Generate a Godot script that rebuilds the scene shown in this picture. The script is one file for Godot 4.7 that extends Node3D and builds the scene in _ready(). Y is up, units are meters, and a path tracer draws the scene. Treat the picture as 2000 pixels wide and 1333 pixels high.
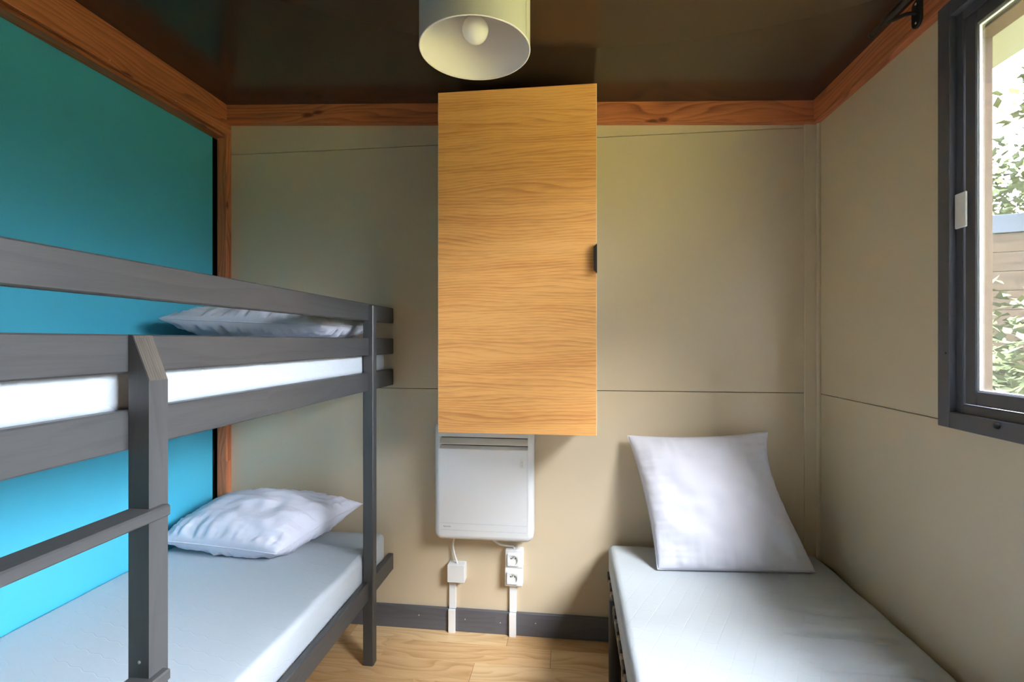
extends Node3D

# ---------------------------------------------------------------- small helpers
var used := {}
var rng := RandomNumberGenerator.new()
var M := {}

func numbered(called: String, parent: Node) -> String:
	var key := str(parent.get_instance_id()) + called
	var n: int = used.get(key, 0)
	used[key] = n + 1
	return called if n == 0 else "%s_%03d" % [called, n]

func tag(o: Node, label: String, category := "", group := "", kind := "") -> Node:
	if label: o.set_meta("label", label)
	if category: o.set_meta("category", category)
	if group: o.set_meta("group", group)
	if kind: o.set_meta("kind", kind)
	return o

func thing(called: String, label: String, category: String, at := Vector3.ZERO, group := "") -> Node3D:
	var o := Node3D.new()
	o.name = numbered(called, self)
	add_child(o, true)
	o.position = at
	tag(o, label, category, group)
	return o

func put(called: String, mesh: Mesh, mat: Material, parent: Node3D, at := Vector3.ZERO) -> MeshInstance3D:
	# one named mesh; "at" is a world place, turned into the parent's own axes (parents are only moved)
	var o := MeshInstance3D.new()
	o.name = numbered(called, parent)
	o.mesh = mesh
	o.material_override = mat
	parent.add_child(o, true)
	var off := Vector3.ZERO
	var p: Node = parent
	while p != self:
		off += (p as Node3D).position
		p = p.get_parent()
	o.position = at - off
	return o

func structure(called: String, mesh: Mesh, mat: Material, label: String, at := Vector3.ZERO) -> MeshInstance3D:
	var o := put(called, mesh, mat, self, at)
	tag(o, label, "", "", "structure")
	return o

func begin() -> SurfaceTool:
	var st := SurfaceTool.new()
	st.begin(Mesh.PRIMITIVE_TRIANGLES)
	return st

func tri(st: SurfaceTool, a: Vector3, b: Vector3, c: Vector3, n: Vector3, ua := Vector2.ZERO, ub := Vector2.ZERO, uc := Vector2.ZERO) -> void:
	if (b - a).cross(c - a).dot(n) > 0:
		var t := b; b = c; c = t
		var u := ub; ub = uc; uc = u
	st.set_normal(n); st.set_uv(ua); st.add_vertex(a)
	st.set_normal(n); st.set_uv(ub); st.add_vertex(b)
	st.set_normal(n); st.set_uv(uc); st.add_vertex(c)

func uv_of(p: Vector3, n: Vector3, grain: int, off: Vector2) -> Vector2:
	var dom := 0
	for k in 3:
		if absf(n[k]) > absf(n[dom]) + 0.001: dom = k
	if dom == grain:
		return Vector2(p[(grain + 1) % 3], p[(grain + 2) % 3]) + off
	var other := 3 - dom - grain
	return Vector2(p[grain], p[other]) + off + Vector2(0.0, 0.13 * dom)

func quad(st: SurfaceTool, a: Vector3, b: Vector3, c: Vector3, d: Vector3, n: Vector3, grain := 0, off := Vector2.ZERO) -> void:
	var ua := uv_of(a, n, grain, off); var ub := uv_of(b, n, grain, off); var uc := uv_of(c, n, grain, off); var ud := uv_of(d, n, grain, off)
	tri(st, a, b, c, n, ua, ub, uc)
	tri(st, a, c, d, n, ua, uc, ud)

func add_box(st: SurfaceTool, centre: Vector3, size: Vector3, c := 0.0015, grain := 0, off := Vector2.ZERO) -> void:
	var h := size * 0.5
	c = minf(c, minf(h.x, minf(h.y, h.z)) * 0.9)
	for i in 3:
		var j := (i + 1) % 3
		var k := (i + 2) % 3
		for s in [-1.0, 1.0]:
			var p := []
			for q in [[-1, -1], [1, -1], [1, 1], [-1, 1]]:
				var v := Vector3.ZERO
				v[i] = s * h[i]; v[j] = q[0] * (h[j] - c); v[k] = q[1] * (h[k] - c)
				p.append(v + centre)
			var n := Vector3.ZERO
			n[i] = s
			quad(st, p[0], p[1], p[2], p[3], n, grain, off)
		if c <= 0.0: continue
		for si in [-1.0, 1.0]:
			for sj in [-1.0, 1.0]:
				var e := []
				for q in [[0, -1], [0, 1], [1, 1], [1, -1]]:
					var v := Vector3.ZERO
					v[i] = si * (h[i] - (c if q[0] == 1 else 0.0))
					v[j] = sj * (h[j] - (c if q[0] == 0 else 0.0))
					v[k] = q[1] * (h[k] - c)
					e.append(v + centre)
				var n := Vector3.ZERO
				n[i] = si; n[j] = sj
				quad(st, e[0], e[1], e[2], e[3], n.normalized(), grain, off)
	if c > 0.0:
		for sx in [-1.0, 1.0]:
			for sy in [-1.0, 1.0]:
				for sz in [-1.0, 1.0]:
					var a := Vector3(sx * h.x, sy * (h.y - c), sz * (h.z - c)) + centre
					var b := Vector3(sx * (h.x - c), sy * h.y, sz * (h.z - c)) + centre
					var d := Vector3(sx * (h.x - c), sy * (h.y - c), sz * h.z) + centre
					tri(st, a, b, d, Vector3(sx, sy, sz).normalized(), uv_of(a, Vector3(sx, 0, 0), grain, off), uv_of(b, Vector3(sx, 0, 0), grain, off), uv_of(d, Vector3(sx, 0, 0), grain, off))

func box(size: Vector3, c := 0.0015, grain := 0, off := Vector2.ZERO) -> ArrayMesh:
	var st := begin()
	add_box(st, Vector3.ZERO, size, c, grain, off)
	return st.commit()

# a box between two corners in the room, as a part of something
func slab(called: String, lo: Vector3, hi: Vector3, mat: Material, parent: Node3D, c := 0.0015, grain := 0) -> MeshInstance3D:
	return put(called, box(hi - lo, c, grain, Vector2(rng.randf() * 0.7, rng.randf() * 0.35)), mat, parent, (lo + hi) * 0.5)

# polygon across two axes (a, b) drawn out along the third from t0 to t1; convex or not
func add_prism(st: SurfaceTool, poly: PackedVector2Array, a: int, b: int, t0: float, t1: float, grain := 0, off := Vector2.ZERO) -> void:
	var c := 3 - a - b
	var lift := func(p: Vector2, t: float) -> Vector3:
		var v := Vector3.ZERO
		v[a] = p.x; v[b] = p.y; v[c] = t
		return v
	var area := 0.0
	for k in poly.size():
		area += poly[k].cross(poly[(k + 1) % poly.size()])
	var idx := Geometry2D.triangulate_polygon(poly)
	for s in [[t0, -1.0], [t1, 1.0]]:
		var n := Vector3.ZERO
		n[c] = s[1] * signf(t1 - t0)
		for k in range(0, idx.size(), 3):
			var p: Vector3 = lift.call(poly[idx[k]], s[0]); var q: Vector3 = lift.call(poly[idx[k + 1]], s[0]); var r: Vector3 = lift.call(poly[idx[k + 2]], s[0])
			tri(st, p, q, r, n, uv_of(p, n, grain, off), uv_of(q, n, grain, off), uv_of(r, n, grain, off))
	for k in poly.size():
		var p := poly[k]
		var q := poly[(k + 1) % poly.size()]
		var e := (q - p).normalized()
		var o := Vector2(e.y, -e.x) * signf(area)
		var n := Vector3.ZERO
		n[a] = o.x; n[b] = o.y
		quad(st, lift.call(p, t0), lift.call(q, t0), lift.call(q, t1), lift.call(p, t1), n, grain, off)

func prism(poly: PackedVector2Array, a: int, b: int, t0: float, t1: float, grain := 0, off := Vector2.ZERO) -> ArrayMesh:
	var st := begin()
	add_prism(st, poly, a, b, t0, t1, grain, off)
	return st.commit()

# a turned shape round the y axis, profile = (radius, height)
func lathe(profile: PackedVector2Array, n := 48) -> ArrayMesh:
	var st := begin()
	st.set_smooth_group(0)
	for k in profile.size() - 1:
		for i in n:
			var a := TAU * i / n
			var b := TAU * (i + 1) / n
			var p := profile[k]
			var q := profile[k + 1]
			var v := [Vector3(cos(a) * p.x, p.y, sin(a) * p.x), Vector3(cos(b) * p.x, p.y, sin(b) * p.x), Vector3(cos(b) * q.x, q.y, sin(b) * q.x), Vector3(cos(a) * q.x, q.y, sin(a) * q.x)]
			var e := q - p
			var out := Vector3(cos((a + b) / 2) * -e.y, e.x, sin((a + b) / 2) * -e.y)
			out = -out
			for t in [[0, 1, 2], [0, 2, 3]]:
				var x: Vector3 = v[t[0]]; var y: Vector3 = v[t[1]]; var z: Vector3 = v[t[2]]
				var cr := (y - x).cross(z - x)
				if cr.length() < 1e-12: continue
				if cr.dot(out) > 0:
					var w := y; y = z; z = w
				for s in [x, y, z]:
					st.add_vertex(s)
	st.generate_normals()
	return st.commit()

# a round bar along a path
func tube(path: PackedVector3Array, radius: float, n := 12) -> ArrayMesh:
	var st := begin()
	st.set_smooth_group(0)
	var rings := []
	var up := Vector3.UP
	for k in path.size():
		var d: Vector3 = (path[mini(k + 1, path.size() - 1)] - path[maxi(k - 1, 0)]).normalized()
		if absf(d.dot(up)) > 0.95: up = Vector3.RIGHT
		var s := d.cross(up).normalized()
		var u := s.cross(d).normalized()
		up = u
		var ring := []
		for i in n:
			var a := TAU * i / n
			ring.append(path[k] + (s * cos(a) + u * sin(a)) * radius)
		rings.append(ring)
	for k in rings.size() - 1:
		for i in n:
			var j := (i + 1) % n
			for t in [[rings[k][i], rings[k + 1][i], rings[k + 1][j]], [rings[k][i], rings[k + 1][j], rings[k][j]]]:
				var mid: Vector3 = (path[k] + path[k + 1]) * 0.5
				var cr: Vector3 = (t[1] - t[0]).cross(t[2] - t[0])
				if cr.dot((t[0] + t[1] + t[2]) / 3.0 - mid) > 0: t = [t[0], t[2], t[1]]
				for v in t: st.add_vertex(v)
	st.set_smooth_group(1)
	for e in [0, rings.size() - 1]:
		var d: Vector3 = path[0] - path[1] if e == 0 else path[e] - path[e - 1]
		for i in n:
			var t := [path[e], rings[e][i], rings[e][(i + 1) % n]]
			if (t[1] - t[0]).cross(t[2] - t[0]).dot(d) > 0: t = [t[0], t[2], t[1]]
			for v in t: st.add_vertex(v)
	st.generate_normals()
	return st.commit()

func curve_path(points: Array, n := 24) -> PackedVector3Array:
	var c := Curve3D.new()
	for k in points.size():
		var t: Vector3 = (points[mini(k + 1, points.size() - 1)] - points[maxi(k - 1, 0)]) * 0.25
		c.add_point(points[k], -t, t)
	var out := PackedVector3Array()
	for k in n + 1:
		out.append(c.sample_baked(c.get_baked_length() * k / n, true))
	return out

# a box with softly rounded edges, "bend" moves each point
func soft_box(size: Vector3, r: float, step: float, bend: Callable) -> ArrayMesh:
	var st := begin()
	st.set_smooth_group(0)
	var h := size * 0.5
	var grid := func(len_: float) -> PackedFloat32Array:
		var g := PackedFloat32Array()
		for k in 6: g.append(-len_ + r * (1.0 - cos(PI * 0.5 * k / 6.0)) * 1.0)
		var m := maxi(1, int((2 * len_ - 2 * r) / step))
		for k in m + 1: g.append(-len_ + r + (2 * len_ - 2 * r) * k / m)
		for k in 6: g.append(len_ - r * (1.0 - cos(PI * 0.5 * (5 - k) / 6.0)))
		return g
	for i in 3:
		var j := (i + 1) % 3
		var k := (i + 2) % 3
		var gj: PackedFloat32Array = grid.call(h[j])
		var gk: PackedFloat32Array = grid.call(h[k])
		for s in [-1.0, 1.0]:
			var pts := []
			for x in gj:
				var row := PackedVector3Array()
				for y in gk:
					var p := Vector3.ZERO
					p[i] = s * h[i]; p[j] = x; p[k] = y
					var q := p.clamp(-h + Vector3.ONE * r, h - Vector3.ONE * r)
					var v := q + (p - q).normalized() * r
					row.append(bend.call(v, (p - q).normalized()))
				pts.append(row)
			var n := Vector3.ZERO
			n[i] = s
			for a in gj.size() - 1:
				for b in gk.size() - 1:
					var w := [pts[a][b], pts[a + 1][b], pts[a + 1][b + 1], pts[a][b + 1]]
					for t in [[0, 1, 2], [0, 2, 3]]:
						var x: Vector3 = w[t[0]]; var y: Vector3 = w[t[1]]; var z: Vector3 = w[t[2]]
						if x.distance_squared_to(y) < 1e-12 or y.distance_squared_to(z) < 1e-12 or x.distance_squared_to(z) < 1e-12: continue
						if (y - x).cross(z - x).dot(n) > 0:
							var u := y; y = z; z = u
						st.add_vertex(x); st.add_vertex(y); st.add_vertex(z)
	st.generate_normals()
	return st.commit()

# outline in x-y (rounded rectangle), stacked in z with insets
func rounded_outline(w: float, h: float, rt: float, rb: float, inset: float, n := 8) -> PackedVector2Array:
	var out := PackedVector2Array()
	for q in [[1, 1, rt, 0.0], [-1, 1, rt, 0.5], [-1, -1, rb, 1.0], [1, -1, rb, 1.5]]:
		var r: float = q[2]
		var c := Vector2(q[0] * (w / 2 - r), q[1] * (h / 2 - r))
		for k in n + 1:
			var a: float = PI * (q[3] + 0.5 * k / n)
			out.append(c + Vector2(cos(a), sin(a)) * maxf(r - inset, 0.0005))
	return out

func stacked(w: float, h: float, rt: float, rb: float, layers: Array) -> ArrayMesh:
	var st := begin()
	var rings := []
	for l in layers:
		var o := rounded_outline(w, h, rt, rb, l[0])
		var ring := PackedVector3Array()
		for p in o: ring.append(Vector3(p.x, p.y, l[1]))
		rings.append(ring)
	st.set_smooth_group(0)
	var n: int = rings[0].size()
	for k in rings.size() - 1:
		for i in n:
			var j := (i + 1) % n
			for t in [[rings[k][i], rings[k + 1][i], rings[k + 1][j]], [rings[k][i], rings[k + 1][j], rings[k][j]]]:
				var cr: Vector3 = (t[1] - t[0]).cross(t[2] - t[0])
				var m: Vector3 = (t[0] + t[1] + t[2]) / 3.0
				if cr.dot(Vector3(m.x, m.y, 0.0)) > 0: t = [t[0], t[2], t[1]]
				for v in t: st.add_vertex(v)
	for e in [0, rings.size() - 1]:
		st.set_smooth_group(1 + e)
		var z: float = layers[e][1]
		for i in n:
			var t := [Vector3(0, 0, z), rings[e][i], rings[e][(i + 1) % n]]
			var cr: Vector3 = (t[1] - t[0]).cross(t[2] - t[0])
			if cr.z * (1.0 if e > 0 else -1.0) > 0: t = [t[0], t[2], t[1]]
			for v in t: st.add_vertex(v)
	st.generate_normals()
	return st.commit()

# ---------------------------------------------------------------- materials
func mat(color: Color, rough := 0.6, metal := 0.0) -> StandardMaterial3D:
	var m := StandardMaterial3D.new()
	m.albedo_color = color
	m.roughness = rough
	m.metallic = metal
	return m

func noise(s: int, freq: float, oct := 3) -> FastNoiseLite:
	var n := FastNoiseLite.new()
	n.seed = s
	n.noise_type = FastNoiseLite.TYPE_SIMPLEX_SMOOTH
	n.frequency = freq
	n.fractal_octaves = oct
	return n

# wood, grain along the picture's x; metres = size it covers; knots = [x, y, radius] in parts of the picture
func wood(w: int, h: int, metres: Vector2, s: int, light: Color, dark: Color, rings: float, warp: float, fibre: float, knots: Array) -> Image:
	var low := noise(s, 1.0, 2)
	var fib := noise(s + 1, 1.0, 2)
	var tone := noise(s + 2, 1.0, 2)
	var data := PackedByteArray()
	data.resize(w * h * 3)
	var at := 0
	for y in h:
		var my := metres.y * y / h
		for x in w:
			var mx := metres.x * x / w
			var bend := 0.0
			var ring_dark := 0.0
			for kn in knots:
				var dx: float = (mx - kn[0]) / 2.6
				var dy: float = my - kn[1]
				var d: float = sqrt(dx * dx + dy * dy) / kn[2]
				if d < 5.0:
					bend += kn[2] * 1.3 * exp(-d * 0.8) * signf(dy)
					if d < 1.0: ring_dark = maxf(ring_dark, (1.0 - d) * 1.3)
			var t := (my + bend) * rings + warp * low.get_noise_2d(mx * 1.3, my * 7.0 + bend * 5.0)
			var r := fposmod(t, 1.0)
			r = r * r * (1.0 - smoothstep(0.85, 1.0, r))
			var f := fib.get_noise_2d(mx * 9.0, my * 420.0) * 0.5 + 0.5
			var g := tone.get_noise_2d(mx * 1.0, my * 16.0) * 0.5 + 0.5
			var k := clampf(r * 0.75 * (0.35 + 0.65 * g) + (f - 0.4) * fibre + (g - 0.5) * 0.5 + ring_dark, 0.0, 1.25)
			var c := light.lerp(dark, minf(k, 1.0))
			data[at] = clampi(int(c.r8), 0, 255); data[at + 1] = clampi(int(c.g8), 0, 255); data[at + 2] = clampi(int(c.b8), 0, 255)
			at += 3
	return Image.create_from_data(w, h, false, Image.FORMAT_RGB8, data)

func wood_mat(img: Image, metres: Vector2, rough: float, tint := Color.WHITE) -> StandardMaterial3D:
	var m := mat(tint, rough)
	if not img.has_meta("tex"): img.set_meta("tex", ImageTexture.create_from_image(img))
	m.albedo_texture = img.get_meta("tex")
	m.uv1_scale = Vector3(1.0 / metres.x, 1.0 / metres.y, 1.0)
	return m

func quilt_tex() -> ImageTexture:
	# fine jersey with a stitched pattern of skewed lozenges, as relief
	var n := 512
	var nz := noise(77, 0.02, 3)
	var data := PackedByteArray()
	data.resize(n * n)
	for y in n:
		for x in n:
			var u := float(x) / n * 4.0
			var v := float(y) / n * 4.0
			var a := absf(fposmod(u + v * 0.5, 1.0) - 0.5) * 2.0
			var b := absf(fposmod(v - u * 0.25 + 0.06 * sin(TAU * u), 1.0) - 0.5) * 2.0
			var g := minf(smoothstep(0.0, 0.09, a), smoothstep(0.0, 0.09, b))
			var f := nz.get_noise_2d(x, y) * 0.08 + 0.06 * sin(x * 1.6) * sin(y * 1.6)
			data[y * n + x] = clampi(int((0.25 + 0.6 * g + f) * 255.0), 0, 255)
	return ImageTexture.create_from_image(Image.create_from_data(n, n, false, Image.FORMAT_L8, data))

func make_materials() -> void:
	M.wall = mat(Color8(208, 192, 165), 0.38)
	M.teal = mat(Color8(76, 182, 210), 0.42)
	M.ceiling = mat(Color8(62, 47, 38), 0.2)
	M.plain = mat(Color8(170, 157, 140), 0.6)
	var red := wood(1024, 256, Vector2(2.0, 0.5), 11, Color8(208, 126, 82), Color8(112, 56, 34), 45.0, 2.2, 0.35, [[0.80, 0.25, 0.014], [0.85, 0.26, 0.012], [0.34, 0.14, 0.014], [0.385, 0.145, 0.012], [1.5, 0.36, 0.012], [1.2, 0.06, 0.01]])
	M.beam = wood_mat(red, Vector2(2.0, 0.5), 0.5)
	M.beam_strip = wood_mat(red, Vector2(2.0, 0.5), 0.5, Color8(225, 220, 215))
	var oak := wood(1024, 1536, Vector2(0.75, 1.4), 21, Color8(243, 180, 106), Color8(192, 118, 58), 80.0, 2.1, 0.7, [])
	M.oak = wood_mat(oak, Vector2(0.75, 1.4), 0.42)
	M.oak_edge = mat(Color8(240, 220, 172), 0.5)
	var fl := wood(1024, 512, Vector2(1.6, 0.6), 31, Color8(236, 206, 164), Color8(186, 142, 96), 34.0, 2.6, 0.4, [[0.35, 0.12, 0.014], [0.95, 0.33, 0.016], [1.3, 0.5, 0.012], [0.6, 0.48, 0.012]])
	M.plank = []
	for c in [Color8(255, 250, 240), Color8(240, 226, 205), Color8(250, 238, 222), Color8(228, 210, 186)]:
		M.plank.append(wood_mat(fl, Vector2(1.6, 0.6), 0.42, c))
	M.gap = mat(Color8(60, 42, 26), 0.8)
	M.black_gap = mat(Color8(14, 13, 12), 0.9)
	var pt := wood(512, 256, Vector2(1.6, 0.5), 41, Color8(71, 71, 71), Color8(56, 56, 57), 30.0, 1.5, 0.5, [])
	M.paint = wood_mat(pt, Vector2(1.6, 0.5), 0.42)
	M.board = wood_mat(wood(512, 256, Vector2(1.6, 0.5), 43, Color8(94, 94, 100), Color8(78, 78, 84), 30.0, 1.5, 0.5, []), Vector2(1.6, 0.5), 0.55)
	var raw := wood(256, 128, Vector2(0.12, 0.06), 51, Color8(92, 84, 74), Color8(48, 43, 38), 190.0, 1.0, 0.7, [])
	M.raw = wood_mat(raw, Vector2(0.12, 0.06), 0.8)
	var q := quilt_tex()
	M.mattress = mat(Color8(190, 197, 203), 0.85)
	M.mattress.heightmap_enabled = true
	M.mattress.heightmap_texture = q
	M.mattress.heightmap_scale = 0.05
	M.mattress.uv1_triplanar = true
	M.mattress.uv1_scale = Vector3(4.5, 4.5, 4.5)
	M.cotton = mat(Color8(214, 214, 226), 0.85)
	M.white = mat(Color8(232, 233, 235), 0.35)
	M.heater = mat(Color8(228, 230, 234), 0.4)
	M.heater_line = mat(Color8(204, 207, 212), 0.45)
	M.louvre = mat(Color8(222, 220, 215), 0.5)
	M.dark = mat(Color8(30, 31, 33), 0.5)
	M.hole = mat(Color8(52, 50, 50), 0.7)
	M.ink = mat(Color8(110, 112, 118), 0.6)
	M.metal = mat(Color8(190, 190, 188), 0.35, 0.9)
	M.window = mat(Color8(80, 81, 89), 0.38)
	M.gasket = mat(Color8(225, 226, 232), 0.4)
	M.black_metal = mat(Color8(30, 30, 32), 0.4)
	M.shade = mat(Color8(200, 198, 192), 0.8)
	M.shade_in = mat(Color8(236, 230, 230), 0.75)
	M.bulb = mat(Color8(244, 242, 240), 0.2)
	M.bedmetal = mat(Color8(48, 48, 54), 0.4)
	M.slat = mat(Color8(150, 138, 120), 0.6)
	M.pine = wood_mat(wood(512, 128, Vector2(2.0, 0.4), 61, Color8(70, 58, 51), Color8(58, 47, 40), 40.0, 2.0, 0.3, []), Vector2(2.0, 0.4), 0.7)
	M.fence = wood_mat(wood(512, 256, Vector2(2.5, 1.0), 71, Color8(50, 41, 33), Color8(34, 27, 22), 20.0, 2.0, 0.4, []), Vector2(2.5, 1.0), 0.8)
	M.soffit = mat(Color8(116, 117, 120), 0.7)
	M.fence_cap = mat(Color8(48, 52, 58), 0.7)
	M.lawn = mat(Color8(160, 151, 92), 0.95)
	M.bark = mat(Color8(92, 76, 60), 0.9)
	M.glass = StandardMaterial3D.new()
	M.glass.transparency = BaseMaterial3D.TRANSPARENCY_ALPHA
	M.glass.albedo_color = Color(0.95, 1.0, 0.98, 0.05)
	M.glass.roughness = 0.02
	for k in ["pine", "fence", "soffit", "fence_cap", "lawn", "bark"]: M[k].metallic_specular = 0.0
	M.leaf = []
	for c in [Color8(58, 62, 36), Color8(54, 60, 38), Color8(66, 71, 48)]:
		var m := mat(c, 0.6)
		m.metallic_specular = 0.0
		m.cull_mode = BaseMaterial3D.CULL_DISABLED
		m.backlight = Color(0.5, 0.55, 0.2)
		M.leaf.append(m)

# ---------------------------------------------------------------- the room
func roof(x: float) -> float:
	return 2.322 - 0.0492 * x

func build_room() -> void:
	# floor: laid boards on a slab
	var fl := structure("floor", box(Vector3(2.9, 0.1, 3.1), 0.0), M.gap, "oak effect plank floor between the beds", Vector3(-0.3, -0.0535, 1.4))
	var zs := [-0.03, 0.094, 0.2155]
	while zs[-1] < 2.85: zs.append(zs[-1] + 0.1212)
	var firsts := [-0.272, -0.082, -0.385, -0.6, -0.2, -0.45]
	var tones := {Vector2i(0, 2): 0, Vector2i(0, 3): 3, Vector2i(1, 1): 0, Vector2i(1, 2): 2, Vector2i(1, 3): 0, Vector2i(2, 2): 2, Vector2i(2, 3): 0}
	for r in zs.size() - 1:
		var x: float = firsts[r % 6] - 3 * 0.695
		var c := 0
		while x < 1.02:
			var a := maxf(x, -1.66)
			var b := minf(x + 0.695, 1.02)
			if b - a > 0.02:
				var g := 0.0006
				var size := Vector3(b - a - 2 * g, 0.004, zs[r + 1] - zs[r] - 2 * g)
				var tone: int = tones.get(Vector2i(r, c), rng.randi() % 4)
				var off := Vector2(rng.randf() * 0.8 + 0.36, 0.07 + 0.13 * (rng.randi() % 4))
				var pl := put("plank", box(size, 0.0007, 0, off), M.plank[tone], fl, Vector3((a + b) / 2, -0.002, (zs[r] + zs[r + 1]) / 2))
				pl.name = pl.name
			x += 0.695
			c += 1
	# back wall: backing and three panels with fine joints
	var wb := structure("wall_back", box(Vector3(2.95, 2.75, 0.1), 0.0), M.black_gap, "beige panelled back wall behind the cabinet and heater", Vector3(-0.3, 1.2, -0.0585))
	for y in [[0.0, 1.0775], [1.0800, 2.1755], [2.1780, 2.45]]:
		slab("wall_panel", Vector3(-1.66, y[0], -0.0085), Vector3(0.99, y[1], 0.0), M.wall, wb, 0.0008)
	# left wall, teal
	var wl := structure("wall_left", box(Vector3(0.1, 2.75, 3.2), 0.0), M.black_gap, "left wall behind the bunk bed", Vector3(-1.722, 1.2, 1.35))
	slab("wall_panel", Vector3(-1.672, 0.0, 0.046), Vector3(-1.66, 2.45, 2.76), M.teal, wl, 0.001)
	wl.get_child(0).set_meta("label", "smooth teal blue panel")
	# right wall with the window opening
	var wr := structure("wall_right", wall_with_hole(1.0185, 1.09, -0.1, 2.45, 0.0, 2.86), M.black_gap, "beige right wall with the window")
	slab("wall_panel", Vector3(1.01, 0.0, 0.024), Vector3(1.0185, 1.0775, 2.76), M.wall, wr, 0.0008)
	put("wall_panel", wall_with_hole(1.01, 1.0185, 1.0800, 2.45, 0.024, 2.76), M.wall, wr)
	# the wall behind the camera
	structure("wall_front", box(Vector3(2.95, 2.75, 0.1), 0.0), M.wall, "plain beige wall opposite the back wall", Vector3(-0.3, 1.2, 2.81))
	# ceiling, one glossy sheet that falls to the right
	var st := begin()
	add_prism(st, PackedVector2Array([Vector2(-1.8, roof(-1.8)), Vector2(1.12, roof(1.12)), Vector2(1.12, roof(1.12) + 0.08), Vector2(-1.8, roof(-1.8) + 0.08)]), 0, 1, -0.15, 2.95)
	structure("ceiling", st.commit(), M.ceiling, "glossy dark brown sloping ceiling sheet")
	# timber round the top of the walls
	structure("trim_1", prism(PackedVector2Array([Vector2(-1.6, 2.3150), Vector2(0.98, 2.1855), Vector2(0.98, roof(0.98) + 0.01), Vector2(-1.6, roof(-1.6) + 0.01)]), 0, 1, 0.0, 0.03, 0, Vector2(2.0, 0.16)), M.beam, "reddish timber beam along the top of the back wall")
	var lb := structure("trim_2", prism(PackedVector2Array([Vector2(-1.66, 2.262), Vector2(-1.602, 2.262), Vector2(-1.6, 2.264), Vector2(-1.6, roof(-1.6) + 0.01), Vector2(-1.66, roof(-1.66) + 0.01)]), 0, 1, 0.0, 2.76, 2, Vector2(0.3, 0.0)), M.beam, "deep reddish timber beam above the teal panel")
	slab("beam_strip", Vector3(-1.66, 2.256, 0.0), Vector3(-1.622, 2.2625, 2.76), M.black_gap, lb, 0.0)
	slab("beam_strip", Vector3(-1.66, 2.244, 0.0), Vector3(-1.608, 2.256, 2.76), M.beam_strip, lb, 0.001, 2)
	for z in [0.12, 0.33, 0.62]:
		slab("nail", Vector3(-1.601, 2.268 + 0.01 * z, z), Vector3(-1.5985, 2.2715 + 0.01 * z, z + 0.004), M.metal, lb, 0.0005)
	structure("trim_3", prism(PackedVector2Array([Vector2(0.98, 2.184), Vector2(1.01, 2.184), Vector2(1.01, roof(1.01) + 0.01), Vector2(0.98, roof(0.98) + 0.01)]), 0, 1, 0.0, 2.76, 2, Vector2(0.1, 0.2)), M.beam, "reddish timber beam along the top of the right wall")
	var post := structure("trim_4", box(Vector3(0.047, 2.26, 0.035), 0.0015, 1, Vector2(0.4, 0.05)), M.beam, "reddish timber corner post beside the teal panel", Vector3(-1.6225, 1.13, 0.0175))
	slab("screw", Vector3(-1.612, 2.06, 0.035), Vector3(-1.608, 2.064, 0.0365), M.metal, post, 0.0008)
	# beige corner moulding at the back right
	var cst := begin()
	add_box(cst, Vector3(0.978, 1.15, 0.004), Vector3(0.046, 2.3, 0.008), 0.002)
	add_box(cst, Vector3(1.006, 1.15, 0.0115), Vector3(0.014, 2.3, 0.023), 0.003)
	structure("trim_5", cst.commit(), M.wall, "beige corner moulding at the back right")
	# skirting
	var bb := structure("baseboard_back", box(Vector3(2.6, 0.1, 0.016), 0.002, 0), M.board, "dark grey skirting board under the heater", Vector3(-0.33, 0.05, 0.008))
	for p in [[-0.678, 0.0614], [-0.467, 0.057], [-0.309, 0.052], [-0.153, 0.060]]:
		var sc := put("screw", lathe(PackedVector2Array([Vector2(0.0, 0.0015), Vector2(0.0025, 0.001), Vector2(0.003, 0.0)]), 12), M.metal, bb, Vector3(p[0], p[1], 0.016))
		sc.rotation.x = PI / 2
	structure("baseboard_left", box(Vector3(0.016, 0.1, 2.7), 0.002, 2), M.board, "dark grey skirting board under the teal panel", Vector3(-1.652, 0.05, 1.4))
	structure("baseboard_right", box(Vector3(0.016, 0.1, 2.7), 0.002, 2), M.board, "dark grey skirting board on the right wall", Vector3(1.002, 0.05, 1.4))

const WZ0 := 0.735
const WZ1 := 2.06
const WY0 := 1.09
const WY1 := 2.155

func wall_with_hole(x0: float, x1: float, y0: float, y1: float, z0: float, z1: float) -> ArrayMesh:
	var st := begin()
	var ya := maxf(y0, WY0)
	for r in [[y0, ya, z0, z1], [WY1, y1, z0, z1], [ya, WY1, z0, WZ0], [ya, WY1, WZ1, z1]]:
		if r[1] - r[0] > 0.001:
			add_box(st, Vector3((x0 + x1) / 2, (r[0] + r[1]) / 2, (r[2] + r[3]) / 2), Vector3(x1 - x0, r[1] - r[0], r[3] - r[2]), 0.0)
	return st.commit()

# four mitred bars round an opening in the plane x = const
func ring(x0: float, x1: float, y0: float, y1: float, z0: float, z1: float, w: float, c := 0.0015) -> ArrayMesh:
	var st := begin()
	add_box(st, Vector3((x0 + x1) / 2, (y0 + y1) / 2, z0 + w / 2), Vector3(x1 - x0, y1 - y0, w), c)
	add_box(st, Vector3((x0 + x1) / 2, (y0 + y1) / 2, z1 - w / 2), Vector3(x1 - x0, y1 - y0, w), c)
	add_box(st, Vector3((x0 + x1) / 2, y0 + w / 2, (z0 + z1) / 2), Vector3(x1 - x0, w, z1 - z0 - 2 * w), c)
	add_box(st, Vector3((x0 + x1) / 2, y1 - w / 2, (z0 + z1) / 2), Vector3(x1 - x0, w, z1 - z0 - 2 * w), c)
	return st.commit()

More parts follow.
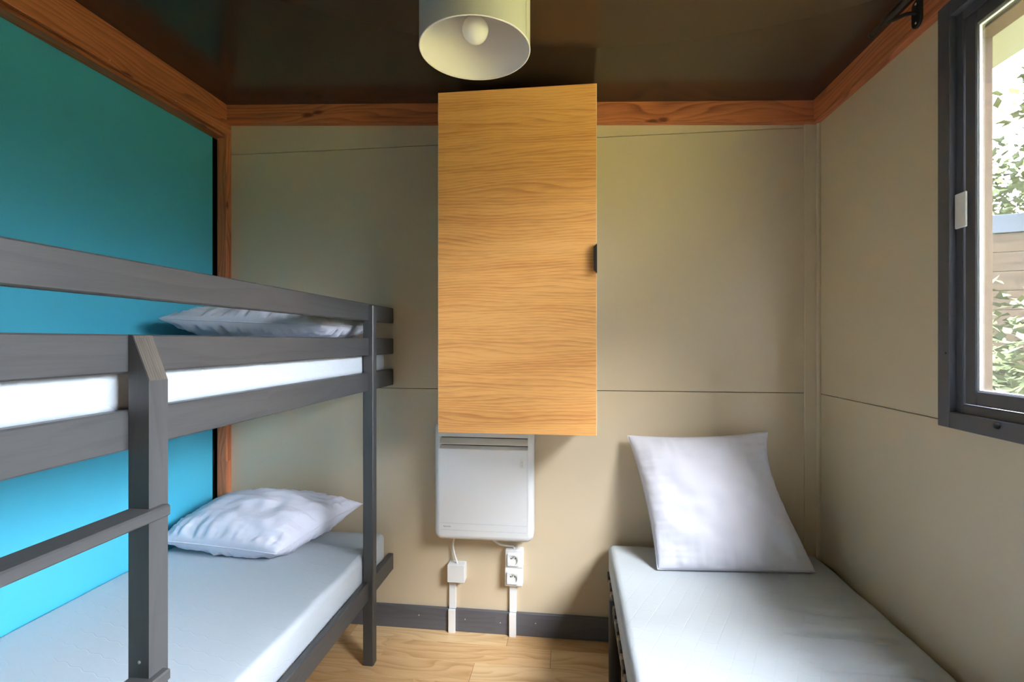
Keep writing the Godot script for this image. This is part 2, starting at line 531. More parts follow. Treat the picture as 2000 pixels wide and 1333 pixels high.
func build_window() -> void:
	var w := Node3D.new()
	w.name = "window_1"
	add_child(w, true)
	w.position = Vector3(1.01, 1.068, 1.4)
	tag(w, "dark grey aluminium window in the right wall", "", "", "structure")
	put("casing", ring(0.978, 1.0105, 1.068, 2.18, 0.7166, 2.085, 0.0415), M.window, w)
	put("frame", ring(0.995, 1.02, 1.1055, 2.142, 0.752, 2.05, 0.0265), M.window, w)
	put("sash", ring(0.9985, 1.010, 1.1335, 2.115, 0.7805, 2.0215, 0.0365, 0.003), M.window, w)
	put("gasket", ring(1.0040, 1.0105, 1.1690, 2.0795, 0.8160, 1.9860, 0.0035, 0.001), M.gasket, w)
	put("pane", box(Vector3(0.004, 0.905, 1.166), 0.0), M.glass, w, Vector3(1.0085, 1.6243, 1.401))
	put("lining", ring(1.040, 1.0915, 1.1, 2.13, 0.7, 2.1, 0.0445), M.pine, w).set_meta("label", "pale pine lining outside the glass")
	slab("latch_plate", Vector3(0.9900, 1.584, 0.7580), Vector3(0.9950, 1.674, 0.7960), M.white, w, 0.002).set_meta("label", "small white plate")
	var k := put("screw_cap", lathe(PackedVector2Array([Vector2(0.0, 0.009), Vector2(0.005, 0.008), Vector2(0.0065, 0.004), Vector2(0.008, 0.002), Vector2(0.008, 0.0)]), 16), M.dark, w, Vector3(0.978, 1.098, 0.905))
	k.rotation.z = PI / 2
	var k2 := put("screw_cap", lathe(PackedVector2Array([Vector2(0.0, 0.003), Vector2(0.002, 0.0025), Vector2(0.0025, 0.0)]), 12), M.dark, w, Vector3(0.978, 1.262, 0.747))
	k2.rotation.z = PI / 2
	# curtain rod on its bracket
	var r := thing("curtain_rod", "black metal curtain rod on a bracket screwed to the right hand beam", "curtain rod", Vector3(0.98, 2.22, 0.64))
	put("rod", tube(PackedVector3Array([Vector3(0.9025, 2.219, 0.615), Vector3(0.9025, 2.219, 2.3)]), 0.0085, 16), M.black_metal, r)
	put("inner_rod", tube(PackedVector3Array([Vector3(0.9025, 2.219, 0.560), Vector3(0.9025, 2.219, 0.63)]), 0.0068, 16), M.black_metal, r)
	put("end_cap", tube(PackedVector3Array([Vector3(0.9025, 2.219, 0.552), Vector3(0.9025, 2.219, 0.5605)]), 0.0078, 16), M.black_metal, r)
	for z in [0.6385, 2.1]:
		var b := put("bracket", tube(curve_path([Vector3(0.977, 2.228, z), Vector3(0.95, 2.226, z), Vector3(0.915, 2.212, z), Vector3(0.9025, 2.2095, z)], 10), 0.0052, 10), M.black_metal, r)
		var pl := put("bracket_plate", stacked(0.042, 0.082, 0.0205, 0.0205, [[0.0, 0.0], [0.0, 0.004], [0.003, 0.006]]), M.black_metal, b, Vector3(0.98, 2.226, z))
		pl.rotation.y = -PI / 2
		for s in [-1, 1]:
			var sc := put("screw", lathe(PackedVector2Array([Vector2(0.0, 0.002), Vector2(0.003, 0.0012), Vector2(0.0036, 0.0)]), 12), M.metal, b, Vector3(0.974, 2.226 + s * 0.027, z))
			sc.rotation.z = PI / 2

# ---------------------------------------------------------------- beds
func build_bunk() -> void:
	var b := thing("bunk_bed", "charcoal painted wooden bunk bed with a ladder against the teal wall", "bunk bed", Vector3(-1.2, 0, 1.0))
	var x0 := -0.823
	var x1 := -0.798
	var z0 := 0.010
	var z1 := 2.02
	for y in [[1.3735, 1.4425], [1.2360, 1.3060]]:
		slab("guard_rail", Vector3(x0, y[0], z0), Vector3(x1, y[1], z1), M.paint, b, 0.003, 2)
	for y in [[1.0955, 1.1680], [0.2600, 0.3330]]:
		slab("side_rail", Vector3(x0, y[0], z0), Vector3(x1, y[1], z1), M.paint, b, 0.003, 2)
		slab("wall_rail", Vector3(-1.658, y[0], 0.05), Vector3(-1.634, y[1] - 0.03, z1), M.paint, b, 0.003, 2)
		slab("slat_ledge", Vector3(x0 - 0.02, y[0], 0.3), Vector3(x0, y[1] - 0.04, z1), M.paint, b, 0.002, 2)
		var z := 0.06
		while z < 1.95:
			slab("slat", Vector3(-1.634, y[1] - 0.036, z), Vector3(x0 - 0.002, y[1] - 0.02, z + 0.07), M.slat, b, 0.001)
			z += 0.15
	for z in [0.2515, 1.745]:
		var p := put("post", notched_post(), M.paint, b, Vector3(0, 0, z))
		var sc := put("screw", lathe(PackedVector2Array([Vector2(0.0, 0.0005), Vector2(0.003, 0.0005), Vector2(0.0035, 0.0)]), 12), M.dark, p, Vector3(-0.779, 0.405, z + 0.012))
		sc.rotation.z = -PI / 2
	for z in [1.3194, 1.700]:
		var pr := prism(PackedVector2Array([Vector2(-0.7975, 0.0), Vector2(-0.7565, 0.0), Vector2(-0.7565, 1.2215), Vector2(-0.7895, 1.3045), Vector2(-0.7975, 1.3055)]), 0, 1, 0.0, 0.0425, 1, Vector2(z, 0.1))
		var lp := put("ladder_post", pr, M.paint, b, Vector3(0, 0, z))
		# the bare wood of the slanted cut
		var d := Vector2(0.033, -0.083).normalized()
		var n := Vector2(-d.y, d.x) * 0.0008
		var a := Vector2(-0.7890, 1.3040)
		var e := Vector2(-0.7567, 1.2225)
		var cut := put("cut_end", prism(PackedVector2Array([a, e, e + n, a + n]), 0, 1, 0.001, 0.0415, 1, Vector2(0.02, 0.01)), M.raw, lp, Vector3(0, 0, z))
		cut.set_meta("label", "bare weathered wood on the slanted cut")
		var sc := put("screw", lathe(PackedVector2Array([Vector2(0.0, 0.001), Vector2(0.003, 0.0008), Vector2(0.0035, 0.0)]), 12), M.metal, lp, Vector3(-0.776, 0.712, z + 0.0427))
		sc.rotation.x = PI / 2
	for y in [0.990, 0.6835, 0.377]:
		slab("rung", Vector3(-0.7975, y - 0.021, 1.328), Vector3(-0.7415, y, 1.735), M.paint, b, 0.003, 2)
	# mattresses
	var flat := func(v: Vector3, _n: Vector3) -> Vector3: return v
	var mm := soft_box(Vector3(0.829, 0.121, 1.93), 0.022, 0.05, flat)
	for y in [[0.3135, "pale blue white quilted mattress on the lower bunk"], [1.1585, "white mattress on the upper bunk behind the guard rail"]]:
		var t := put("mattress", mm, M.mattress, self, Vector3(-1.2415, y[0] + 0.0605, 1.0))
		tag(t, y[1], "mattress", "foam mattresses on the beds")

func notched_post() -> ArrayMesh:
	# the rails are let into the back of the post
	var st := begin()
	var ys := [[0.0, 1.437]]
	for y in ys:
		add_box(st, Vector3(-0.8005, (y[0] + y[1]) / 2, 0.019), Vector3(0.043, y[1] - y[0], 0.038), 0.0035, 1)
	return st.commit()

func pillow_mesh(c: Array, thick: float, pinch: Array, s: int, wr := 0.006, bed := -9.0) -> ArrayMesh:
	# c: corners near-left, near-right, far-right, far-left (or any loop); pinch: how far each edge is drawn in
	var n := 64
	var nz := noise(s, 1.0, 3)
	var big := noise(s + 5, 1.0, 2)
	var mid: Vector3 = (c[0] + c[1] + c[2] + c[3]) / 4.0
	var up: Vector3 = ((c[2] - c[0]) as Vector3).cross(c[3] - c[1]).normalized()
	var place := func(i: int, j: int, side: float) -> Vector3:
		var u := -cos(PI * i / n)
		var v := -cos(PI * j / n)
		u = lerpf(u, -1.0 + 2.0 * i / n, 0.4)
		v = lerpf(v, -1.0 + 2.0 * j / n, 0.4)
		var uu : float = u * (1.0 - (1.0 - v * v) * u * u * (pinch[3] if u < 0 else pinch[1] * (1.0 + 0.6 * v)))
		var vv : float = v * (1.0 - (1.0 - u * u) * v * v * (pinch[0] if v < 0 else pinch[2]))
		var a: Vector3 = (c[0] as Vector3).lerp(c[1], (uu + 1) / 2)
		var b: Vector3 = (c[3] as Vector3).lerp(c[2], (uu + 1) / 2)
		var p := a.lerp(b, (vv + 1) / 2)
		var e := (1.0 - u * u) * (1.0 - v * v)
		var t := thick * pow(e, 0.42) * (1.0 + 0.18 * big.get_noise_2d(u * 1.2 + side * 9.0, v * 1.2))
		# gathers run away from the seams
		var near_u := exp(-(1.0 - absf(v)) * 4.6)
		var near_v := exp(-(1.0 - absf(u)) * 4.6)
		var w := near_u * nz.get_noise_2d(u * 9.0, v * 0.8 + side * 3.0) + near_v * nz.get_noise_2d(v * 9.0 + 20.0, u * 0.8 + side * 3.0)
		w += 0.35 * nz.get_noise_2d(u * 2.2 + v * 1.5, v * 2.2 - u + side * 7.0)
		t += wr * w * smoothstep(0.0, 0.12, e)
		p += up * t * side
		if p.y < bed + 0.004: p.y = bed + 0.004 * exp((p.y - bed - 0.004) * 60.0)
		return p
	var st := begin()
	st.set_smooth_group(0)
	for side in [-1.0, 1.0]:
		var pts := []
		for i in n + 1:
			var row := PackedVector3Array()
			for j in n + 1: row.append(place.call(i, j, side))
			pts.append(row)
		for i in n:
			for j in n:
				var w := [pts[i][j], pts[i + 1][j], pts[i + 1][j + 1], pts[i][j + 1]]
				for t in [[0, 1, 2], [0, 2, 3]]:
					var x: Vector3 = w[t[0]]; var y: Vector3 = w[t[1]]; var z: Vector3 = w[t[2]]
					if (y - x).cross(z - x).dot(up * side) > 0:
						var q := y; y = z; z = q
					st.add_vertex(x); st.add_vertex(y); st.add_vertex(z)
	st.generate_normals()
	return st.commit()

func pillow_seam(c: Array, pinch: Array) -> PackedVector3Array:
	var out := PackedVector3Array()
	for k in 4:
		for i in 24:
			var s := -1.0 + 2.0 * i / 24.0
			var u: float = [s, 1.0, -s, -1.0][k]
			var v: float = [-1.0, s, 1.0, -s][k]
			var uu : float = u * (1.0 - (1.0 - v * v) * u * u * (pinch[3] if u < 0 else pinch[1] * (1.0 + 0.6 * v)))
			var vv : float = v * (1.0 - (1.0 - u * u) * v * v * (pinch[0] if v < 0 else pinch[2]))
			var a: Vector3 = (c[0] as Vector3).lerp(c[1], (uu + 1) / 2)
			var b: Vector3 = (c[3] as Vector3).lerp(c[2], (uu + 1) / 2)
			out.append(a.lerp(b, (vv + 1) / 2))
	out.append(out[0])
	return out

func build_pillow(label: String, c: Array, thick: float, pinch: Array, s: int, wr := 0.006, bed := -9.0) -> void:
	var mid: Vector3 = (c[0] + c[1] + c[2] + c[3]) / 4.0
	var p := thing("pillow", label, "pillow", mid, "white pillows on the beds")
	put("cover", pillow_mesh(c, thick, pinch, s, wr, bed), M.cotton, p)
	put("seam", tube(pillow_seam(c, pinch), 0.0022, 6), M.cotton, p)

func build_single_bed() -> void:
	var b := thing("single_bed", "low metal bed frame with sprung slats under the right hand mattress", "bed frame", Vector3(0.57, 0, 1.0))
	for x in [0.1665, 0.965]:
		slab("side_rail", Vector3(x - 0.011, 0.268, 0.05), Vector3(x + 0.011, 0.300, 1.99), M.slat, b, 0.002, 2)
		for z in [0.262, 1.8]:
			var leg := put("leg", lathe(PackedVector2Array([Vector2(0.0, 0.0), Vector2(0.0225, 0.0), Vector2(0.0235, 0.004), Vector2(0.0235, 0.306), Vector2(0.021, 0.311), Vector2(0.0, 0.3115)]), 24), M.bedmetal, b, Vector3(x if x > 0.5 else 0.1655, 0.0, z))
			leg.position.y = 0.0
	for z in [0.055, 1.985]:
		slab("end_rail", Vector3(0.17, 0.268, z - 0.011), Vector3(0.96, 0.300, z + 0.011), M.bedmetal, b, 0.002)
	for k in 19:
		var z := 2.17 - 2.115 + 0.0975 * k
		if z > 1.95: break
		slab("slat", Vector3(0.172, 0.3005, z - 0.02), Vector3(0.962, 0.3085, z + 0.02), M.slat, b, 0.002)
		for x in [0.1665, 0.965]:
			slab("slat_holder", Vector3(x - 0.0125, 0.286, z - 0.026), Vector3(x + 0.0125, 0.3115, z + 0.026), M.dark, b, 0.003)
	var nz := noise(5, 1.0, 2)
	var bend := func(v: Vector3, n: Vector3) -> Vector3:
		var top := maxf(n.y, 0.0)
		var right := smoothstep(0.02, 0.16, v.x) * (1.0 - 0.8 * smoothstep(0.34, 0.40, v.x))
		# creases in the loose cover on the wall side
		var d := 0.0
		for f in [[-0.61, 0.0075, 0.004], [-0.50, 0.008, 0.008], [-0.37, 0.009, 0.010], [-0.22, 0.010, 0.010], [-0.07, 0.010, 0.009]]:
			var t: float = (v.z - f[0] - 0.05 * (v.x - 0.2) - 0.012 * nz.get_noise_2d(v.x * 6.0, f[0] * 9.0)) / f[1]
			d += f[2] * (0.55 * exp(-(t + 2.6) * (t + 2.6) * 0.22) - exp(-t * t))
		v.y += top * right * d
		v.y += top * 0.003 * nz.get_noise_2d(v.x * 3.0, v.z * 3.0)
		v.x += maxf(n.x, 0.0) * 0.008 * nz.get_noise_2d(v.z * 4.0, 3.0)
		return v
	var m := put("mattress", soft_box(Vector3(0.828, 0.12, 1.93), 0.024, 0.0055, bend), M.mattress, self, Vector3(0.572, 0.3725, 1.0))
	tag(m, "white quilted mattress on the low bed beside the right wall", "mattress", "foam mattresses on the beds")

# ---------------------------------------------------------------- things on the back wall
func build_cabinet() -> void:
	var c := thing("wall_cabinet", "tall oak fronted wall cabinet hung in the middle of the back wall", "cabinet", Vector3(-0.2045, 0.945, 0.16))
	slab("body", Vector3(-0.498, 0.949, 0.0), Vector3(0.090, 2.236, 0.310), M.oak_edge, c, 0.001)
	var d := put("door", box(Vector3(0.5965, 1.297, 0.019), 0.0006, 0, Vector2(0.37, 0.70)), M.oak, c, Vector3(-0.2055, 1.5935, 0.3205))
	slab("edge_band", Vector3(0.0928, 0.9455, 0.3110), Vector3(0.0948, 2.2415, 0.3299), M.oak_edge, d, 0.0004)
	var st := begin()
	add_prism(st, PackedVector2Array([Vector2(0.0945, 1.6495), Vector2(0.0835, 1.6385), Vector2(0.0835, 1.5535), Vector2(0.0945, 1.5425)]), 0, 1, 0.3300, 0.3520)
	put("handle", st.commit(), M.dark, d).set_meta("label", "black edge pull handle")

func build_heater() -> void:
	var h := thing("convector_heater", "white electric convector heater on the wall below the cabinet", "heater", Vector3(-0.3705, 0.44, 0.0))
	slab("wall_bracket", Vector3(-0.50, 0.52, 0.0), Vector3(-0.24, 0.90, 0.021), M.metal, h, 0.001)
	var body := CSGMesh3D.new()
	body.name = "body"
	body.mesh = stacked(0.4275, 0.500, 0.02, 0.034, [[0.006, 0.0], [0.0, 0.006], [0.0, 0.058], [0.003, 0.068], [0.009, 0.0755], [0.016, 0.079], [0.022, 0.080]])
	body.material_override = M.heater
	h.add_child(body, true)
	body.position = Vector3(0, 0.25, 0.02)
	var cut := CSGBox3D.new()
	cut.name = "grille_opening"
	cut.operation = CSGShape3D.OPERATION_SUBTRACTION
	cut.size = Vector3(0.381, 0.054, 0.05)
	cut.material = M.heater
	body.add_child(cut, true)
	cut.position = Vector3(0, 0.167, 0.070)
	var g := slab("grille", Vector3(-0.560, 0.831, 0.064), Vector3(-0.181, 0.883, 0.0665), M.dark, h, 0.0)
	var st := begin()
	add_prism(st, PackedVector2Array([Vector2(0.851, 0.0985), Vector2(0.8545, 0.100), Vector2(0.876, 0.077), Vector2(0.874, 0.074)]), 1, 2, -0.561, -0.18)
	put("louvre", st.commit(), M.louvre, g)
	var st2 := begin()
	add_prism(st2, PackedVector2Array([Vector2(0.830, 0.0985), Vector2(0.8325, 0.0990), Vector2(0.8445, 0.082), Vector2(0.843, 0.079)]), 1, 2, -0.561, -0.18)
	put("louvre", st2.commit(), M.louvre, g)
	for y in [0.513, 0.484]:
		slab("groove", Vector3(-0.556, y, 0.0992), Vector3(-0.184, y + 0.0022, 0.1006), M.heater_line, h, 0.0004)
	for x in [-0.560, -0.1825]:
		slab("groove", Vector3(x, 0.47, 0.0992), Vector3(x + 0.0015, 0.825, 0.1005), M.heater_line, h, 0.0004)
	var ctl := put("control", stacked(0.018, 0.033, 0.006, 0.006, [[0.0, 0.0], [0.0, 0.0015], [0.0015, 0.0025]]), M.white, h, Vector3(-0.2025, 0.777, 0.0998))
	for y in [0.784, 0.770]:
		put("button", stacked(0.008, 0.007, 0.003, 0.003, [[0.0, 0.0], [0.0, 0.001], [0.001, 0.0015]]), M.louvre, ctl, Vector3(-0.2025, y, 0.1020))
	var tm := TextMesh.new()
	tm.text = "Neomitis"
	var f := SystemFont.new()
	f.font_names = PackedStringArray(["Droid Sans"])
	tm.font = f
	tm.font_size = 16
	tm.pixel_size = 0.0005
	tm.depth = 0.0004
	put("lettering", tm, M.ink, h, Vector3(-0.527, 0.4995, 0.1003)).set_meta("label", "tiny grey lettering")
	# connection box, sockets, trunking, cables
	var j := thing("junction_box", "small white square connection box on the wall under the heater", "junction box", Vector3(-0.502, 0.23, 0.0))
	put("base", stacked(0.077, 0.077, 0.004, 0.004, [[0.0, 0.0], [0.0, 0.034]]), M.white, j, Vector3(-0.502, 0.270, 0.0))
	put("lid", stacked(0.078, 0.078, 0.004, 0.004, [[0.0, 0.0], [0.0, 0.009], [0.002, 0.011]]), M.white, j, Vector3(-0.502, 0.270, 0.034))
	for s in [[-0.2455, 0.3445, "upper of the two white wall sockets right of the connection box"], [-0.2475, 0.265, "lower of the two white wall sockets right of the connection box"]]:
		var o := thing("wall_socket", s[2], "socket", Vector3(s[0], s[1], 0.0), "white wall sockets")
		put("housing", stacked(0.078, 0.0785, 0.005, 0.005, [[0.0, 0.0], [0.0, 0.034], [0.003, 0.037]]), M.white, o, Vector3(s[0], s[1], 0.0))
		var pl := CSGMesh3D.new()
		pl.name = "faceplate"
		pl.mesh = stacked(0.050, 0.052, 0.004, 0.004, [[0.0, 0.0], [0.0, 0.007], [0.0015, 0.0085]])
		pl.material_override = M.white
		o.add_child(pl, true)
		pl.position = Vector3(-0.004, -0.002, 0.0365)
		var well := CSGCylinder3D.new()
		well.name = "well"
		well.operation = CSGShape3D.OPERATION_SUBTRACTION
		well.radius = 0.0205
		well.height = 0.014
		well.sides = 32
		well.material = M.white
		pl.add_child(well, true)
		well.rotation.x = PI / 2
		well.position = Vector3(0, 0, 0.0085)
		var wp := Vector3(s[0] - 0.004, s[1] - 0.002, 0.0382)
		for dx in [-0.0095, 0.0095]:
			var ho := put("contact_hole", lathe(PackedVector2Array([Vector2(0.0, 0.0006), Vector2(0.0027, 0.0006), Vector2(0.0027, 0.0)]), 12), M.hole, o, wp + Vector3(dx, 0.006, -0.0002))
			ho.rotation.x = PI / 2
		var pin := put("earth_pin", tube(PackedVector3Array([wp + Vector3(0, 0.0105, 0), wp + Vector3(0, 0.0105, 0.006)]), 0.0024, 10), M.metal, o)
		pin.name = "earth_pin"
	for t in [[-0.5245, 0.231, "white cable trunking from the connection box to the floor"], [-0.253, 0.2255, "white cable trunking from the sockets down to the floor"]]:
		var st3 := thing("cable_trunking", t[2], "trunking", Vector3(t[0], 0.0, 0.0), "white cable trunking")
		slab("upper_length", Vector3(t[0] - 0.0155, 0.1005, 0.0), Vector3(t[0] + 0.0155, t[1], 0.014), M.white, st3, 0.001)
		slab("lower_length", Vector3(t[0] - 0.0150, 0.0, 0.0165), Vector3(t[0] + 0.0150, 0.1015, 0.030), M.white, st3, 0.001)
	var ca := put("heater_cable", tube(curve_path([Vector3(-0.497, 0.455, 0.035), Vector3(-0.512, 0.425, 0.030), Vector3(-0.520, 0.385, 0.022), Vector3(-0.513, 0.345, 0.022), Vector3(-0.502, 0.318, 0.026), Vector3(-0.498, 0.300, 0.026)]), 0.0042, 10), M.white, self)
	tag(ca, "short white cable from heater down to the connection box", "cable", "white heater cables")
	var cb := put("heater_cable", tube(curve_path([Vector3(-0.357, 0.455, 0.05), Vector3(-0.335, 0.427, 0.044), Vector3(-0.305, 0.406, 0.034), Vector3(-0.270, 0.397, 0.024), Vector3(-0.25, 0.392, 0.018), Vector3(-0.244, 0.37, 0.018)]), 0.0045, 10), M.white, self)
	tag(cb, "short white cable from heater across to the upper socket", "cable", "white heater cables")

func build_lamp() -> void:
	var x := -0.2446
	var z := 0.92
	var l := thing("ceiling_lamp", "drum shade pendant lamp with a white globe bulb under the ceiling", "lamp", Vector3(x, 2.04, z))
	var yb := 2.04
	var yt := 2.245
	var r := 0.1415
	var t := 0.0016
	put("shade", lathe(PackedVector2Array([Vector2(r, yb + 0.001), Vector2(r, yt)])), M.shade, l, Vector3(x, 0, z)).set_meta("label", "pale grey green fabric drum")
	var si := put("shade_lining", lathe(PackedVector2Array([Vector2(r - t, yt), Vector2(r - t, yb + 0.001), Vector2(r - t * 0.5, yb), Vector2(r, yb + 0.001)])), M.shade_in, l, Vector3(x, 0, z))
	si.set_meta("label", "white inside of the shade")
	put("rim", torus(r - 0.001, 0.0019), M.shade_in, l, Vector3(x, yb + 0.001, z))
	put("rim", torus(r - 0.001, 0.0019), M.shade_in, l, Vector3(x, yt, z))
	var a := -0.35
	slab("seam", Vector3(x + r * 0.955, yb + 0.002, z + 0.040), Vector3(x + r * 0.962, yt, z + 0.0425), M.shade, l, 0.0)
	for k in 3:
		var q := TAU * k / 3 + 0.3
		put("spoke", tube(PackedVector3Array([Vector3(x, yt - 0.012, z), Vector3(x + cos(q) * (r - 0.001), yt - 0.001, z + sin(q) * (r - 0.001))]), 0.0015, 6), M.white, l)
	put("lamp_holder", lathe(PackedVector2Array([Vector2(0.0, 2.215), Vector2(0.014, 2.213), Vector2(0.019, 2.20), Vector2(0.020, 2.145), Vector2(0.0, 2.145)]), 24), M.white, l, Vector3(x, 0, z))
	var prof := PackedVector2Array([Vector2(0.0, 2.0605)])
	for k in range(1, 19):
		var g := PI * k / 22.0
		prof.append(Vector2(sin(g) * 0.0345, 2.095 - cos(g) * 0.0345))
	prof.append(Vector2(0.0135, 2.138))
	prof.append(Vector2(0.0135, 2.146))
	put("bulb", lathe(prof, 32), M.bulb, l, Vector3(x, 0, z)).set_meta("label", "white globe bulb, switched off")
	put("cord", tube(PackedVector3Array([Vector3(x, 2.212, z), Vector3(x, 2.325, z)]), 0.003, 8), M.white, l)
	put("ceiling_cup", lathe(PackedVector2Array([Vector2(0.0, 2.300), Vector2(0.03, 2.302), Vector2(0.042, 2.312), Vector2(0.044, 2.336), Vector2(0.0, 2.336)]), 24), M.white, l, Vector3(x, 0, z))

func torus(R: float, r: float) -> ArrayMesh:
	var p := PackedVector3Array()
	for k in 65: p.append(Vector3(cos(TAU * k / 64) * R, 0, sin(TAU * k / 64) * R))
	return tube(p, r, 8)

# ---------------------------------------------------------------- outside
func leaf_mesh(s: float) -> ArrayMesh:
	var st := begin()
	var pts := [Vector3(0, 0, 0), Vector3(0.28 * s, 0.06 * s, 0.4 * s), Vector3(0, 0, s), Vector3(-0.28 * s, 0.06 * s, 0.4 * s)]
	tri(st, pts[0], pts[1], pts[2], Vector3(-0.2, 1, 0).normalized())
	tri(st, pts[0], pts[2], pts[3], Vector3(0.2, 1, 0).normalized())
	return st.commit()

func foliage(called: String, parent: Node3D, centres: Array, count: int, leaf: float, m: Material, s: int) -> void:
	# centres: [middle, radii]
	var r := RandomNumberGenerator.new()
	r.seed = s
	var mm := MultiMesh.new()
	mm.transform_format = MultiMesh.TRANSFORM_3D
	mm.mesh = leaf_mesh(leaf)
	mm.instance_count = count
	for k in count:
		var c: Array = centres[r.randi() % centres.size()]
		var d := Vector3(r.randfn(), r.randfn(), r.randfn()).normalized() * pow(r.randf(), 0.4)
		var p: Vector3 = c[0] + d * (c[1] as Vector3)
		var b := Basis.from_euler(Vector3(r.randf_range(-0.9, 0.5), r.randf() * TAU, r.randf_range(-0.7, 0.7))).scaled(Vector3.ONE * r.randf_range(0.7, 1.3))
		mm.set_instance_transform(k, Transform3D(b, p - parent.position))
	var o := MultiMeshInstance3D.new()
	o.name = numbered(called, parent)
	o.multimesh = mm
	o.material_override = m
	o.set_meta("kind", "stuff")
	parent.add_child(o, true)

func tree(label: String, base: Vector3, h: float, blobs: Array, count: int, leaf: float, m: Material, s: int) -> void:
	var t := thing("tree", label, "tree", base, "trees outside the window")
	put("trunk", tube(curve_path([base, base + Vector3(0.05, h * 0.4, 0.03), base + Vector3(-0.05, h * 0.8, 0.0)], 8), 0.09, 10), M.bark, t)
	foliage("crown", t, blobs, count, leaf, m, s)

func build_outside() -> void:
	structure("ground", box(Vector3(24, 0.1, 24), 0.0), M.lawn, "green lawn outside the window", Vector3(13.3, -0.5, 0))
	# outer face and eave of the cabin
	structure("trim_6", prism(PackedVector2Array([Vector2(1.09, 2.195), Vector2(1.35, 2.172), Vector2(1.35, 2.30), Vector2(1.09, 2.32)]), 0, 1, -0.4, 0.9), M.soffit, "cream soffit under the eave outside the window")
	# board fence that runs away from the cabin
	var a := Vector3(1.5, 0, -3.05)
	var dir := Vector3(0.945, 0, 0.33).normalized()
	var f := thing("fence", "brown board fence with a grey cap beyond the window", "fence", a + Vector3(0, -0.45, 0))
	var ang := atan2(-dir.z, dir.x)
	var y := 2.10
	while y > -0.40:
		var bmesh := box(Vector3(6.0, 0.1578, 0.025), 0.006, 0, Vector2(rng.randf() * 2, rng.randf() * 0.8))
		var bd := put("board", bmesh, M.fence, f, a + dir * 3.0 + Vector3(0, y, 0))
		bd.rotation.y = ang
		y -= 0.158
	var cap := put("cap", box(Vector3(6.1, 0.15, 0.06), 0.004), M.fence_cap, f, a + dir * 3.0 + Vector3(0, 2.255, 0))
	cap.rotation.y = ang
	for k in 4:
		var ps := put("fence_post", box(Vector3(0.08, 2.72, 0.08), 0.004, 1), M.fence, f, a + dir * (0.1 + 1.9 * k) + Vector3(0.02, 0.9, -0.06))
		ps.rotation.y = ang
	# shrubs in front of it
	var sh := thing("shrub", "pale green leafy shrub in front of the board fence", "shrub", Vector3(2.9, -0.45, -1.6), "shrubs outside the window")
	for k in 5:
		put("stem", tube(curve_path([Vector3(2.9, -0.45, -1.6), Vector3(2.9 + 0.1 * cos(k * 1.3), 0.3, -1.6 + 0.1 * sin(k * 1.3)), Vector3(2.9 + 0.4 * cos(k * 1.3), 1.1, -1.6 + 0.4 * sin(k * 1.3))], 8), 0.012, 6), M.bark, sh)
	foliage("foliage", sh, [[Vector3(2.9, 0.9, -1.6), Vector3(0.75, 0.8, 0.7)], [Vector3(2.5, 0.5, -1.2), Vector3(0.6, 0.8, 0.6)], [Vector3(3.4, 0.8, -1.3), Vector3(0.7, 0.8, 0.6)]], 5200, 0.085, M.leaf[2], 3)
	var hd := thing("hedge", "tall dense green hedge across the lawn facing the window", "hedge", Vector3(6.9, -0.45, 1.5))
	put("stem", tube(PackedVector3Array([Vector3(6.9, -0.45, 1.5), Vector3(6.9, 2.6, 1.5)]), 0.03, 8), M.bark, hd)
	var row := []
	for k in 11:
		for q in 3: row.append([Vector3(6.9 + 0.3 * sin(k * 2.0 + q), 0.1 + q * 1.05, -2.2 + k * 0.95), Vector3(0.7, 0.75, 0.75)])
	foliage("foliage", hd, row, 20000, 0.13, M.leaf[0], 4)
	# trees beyond
	tree("tall leafy tree behind the board fence", Vector3(5.6, -0.45, -4.6), 3.2, [[Vector3(5.6, 3.0, -4.6), Vector3(1.6, 0.9, 1.4)], [Vector3(4.6, 2.7, -4.2), Vector3(1.2, 0.8, 1.0)], [Vector3(6.8, 2.9, -4.2), Vector3(1.4, 0.8, 1.2)], [Vector3(4.0, 2.4, -4.8), Vector3(1.0, 0.7, 1.0)]], 6500, 0.11, M.leaf[1], 5)
	tree("broad tree far out past the right end of the hedge", Vector3(5.2, -0.45, 9.0), 5.2, [[Vector3(5.2, 3.0, 9.0), Vector3(2.2, 2.4, 2.0)], [Vector3(4.0, 3.6, 8.6), Vector3(1.5, 1.5, 1.4)], [Vector3(6.4, 2.4, 8.2), Vector3(1.5, 1.8, 1.4)]], 9000, 0.17, M.leaf[0], 7)
	tree("young tree on the lawn near the cabin's front corner", Vector3(3.0, -0.45, 8.0), 4.6, [[Vector3(3.0, 2.6, 8.0), Vector3(1.4, 2.0, 1.2)], [Vector3(2.6, 1.4, 8.2), Vector3(1.0, 1.2, 1.0)]], 5000, 0.15, M.leaf[1], 8)
	tree("nearer tree whose leafy bough hangs under the eave", Vector3(4.4, -0.45, -1.5), 4.2, [[Vector3(3.9, 3.1, -1.75), Vector3(0.75, 0.32, 0.6)], [Vector3(4.7, 3.6, -1.2), Vector3(1.0, 0.7, 0.9)], [Vector3(3.75, 2.65, -1.85), Vector3(0.35, 0.22, 0.3)]], 2600, 0.095, M.leaf[0], 6)

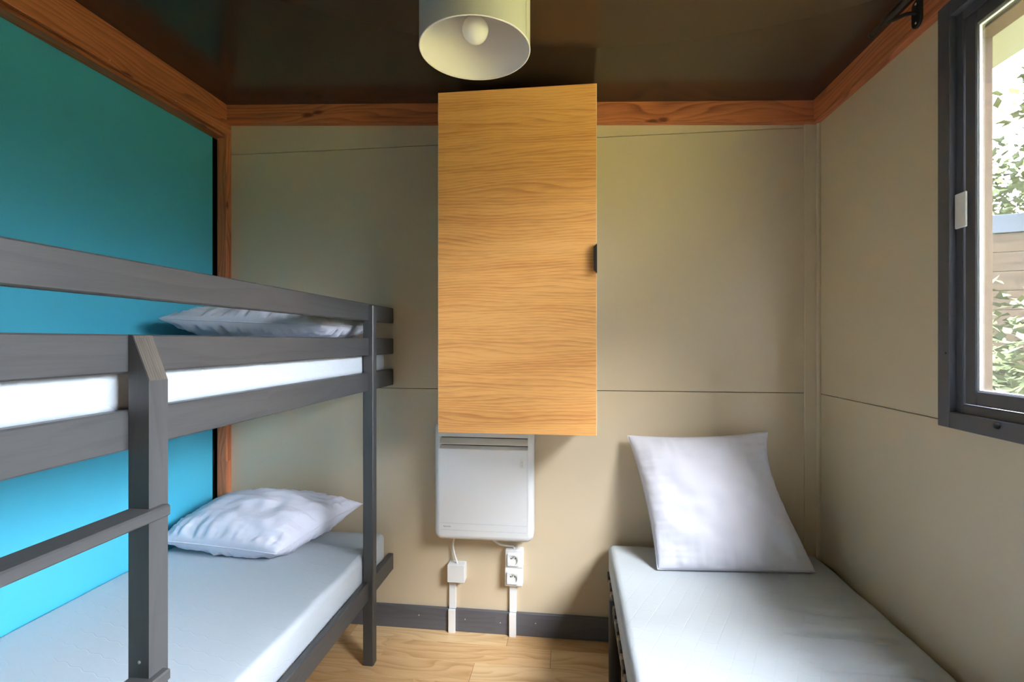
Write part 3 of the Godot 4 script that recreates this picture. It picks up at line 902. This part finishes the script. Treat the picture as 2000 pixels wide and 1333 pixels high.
# ---------------------------------------------------------------- everything
func _ready() -> void:
	rng.seed = 12
	var cam := Camera3D.new()
	cam.name = "camera"
	cam.position = Vector3(0.0, 1.294, 2.17)
	cam.rotation.y = atan2(115.0, 965.0)
	cam.fov = rad_to_deg(2.0 * atan(666.5 / 965.0))
	cam.near = 0.05
	cam.current = true
	add_child(cam, true)
	var env := Environment.new()
	env.background_mode = Environment.BG_SKY
	var sky := Sky.new()
	var sm := ProceduralSkyMaterial.new()
	sm.sky_top_color = Color(2.2, 2.29, 2.42)
	sm.sky_horizon_color = Color(1.0, 1.0, 1.0)
	sm.ground_bottom_color = Color(0.35, 0.38, 0.3)
	sm.ground_horizon_color = Color(0.8, 0.82, 0.8)
	sm.sun_angle_max = 0.0
	sky.sky_material = sm
	env.sky = sky
	env.background_energy_multiplier = 1.0
	env.ambient_light_source = Environment.AMBIENT_SOURCE_SKY
	env.tonemap_mode = Environment.TONE_MAPPER_LINEAR
	env.tonemap_exposure = 10.5
	env.sdfgi_enabled = true
	env.ssao_enabled = true
	env.ssil_enabled = true
	var we := WorldEnvironment.new()
	we.name = "world"
	we.environment = env
	add_child(we, true)

	var sun := DirectionalLight3D.new()
	sun.name = "hazy_sun"
	sun.light_color = Color(0.96, 0.98, 1.0)
	sun.light_energy = 0.40
	sun.light_angular_distance = 26.0
	sun.shadow_enabled = true
	add_child(sun, true)
	sun.look_at_from_position(Vector3(1.0, 1.3, 1.15) * 4.0, Vector3.ZERO)

	make_materials()
	build_room()
	build_window()
	build_bunk()
	build_single_bed()
	build_pillow("plump white pillow lying on the lower bunk", [Vector3(-1.635, 0.50, 0.385), Vector3(-1.125, 0.475, 0.395), Vector3(-0.925, 0.565, 0.055), Vector3(-1.56, 0.58, 0.05)], 0.105, [0.03, 0.06, 0.03, 0.03], 3, 0.024, 0.4355)
	build_pillow("white pillow with gathered seams on the upper bunk", [Vector3(-1.525, 1.378, 0.50), Vector3(-0.90, 1.350, 0.47), Vector3(-0.86, 1.362, 0.06), Vector3(-1.52, 1.366, 0.06)], 0.078, [0.05, 0.03, 0.03, 0.05], 8, 0.026, 1.2805)
	build_pillow("square white pillow leaning on the wall on the right hand bed", [Vector3(0.322, 0.440, 0.270), Vector3(0.897, 0.438, 0.222), Vector3(0.797, 0.922, 0.045), Vector3(0.237, 0.895, 0.045)], 0.085, [0.0, 0.15, 0.06, 0.06], 14, 0.012, 0.4355)
	build_cabinet()
	build_heater()
	build_lamp()
	build_outside()
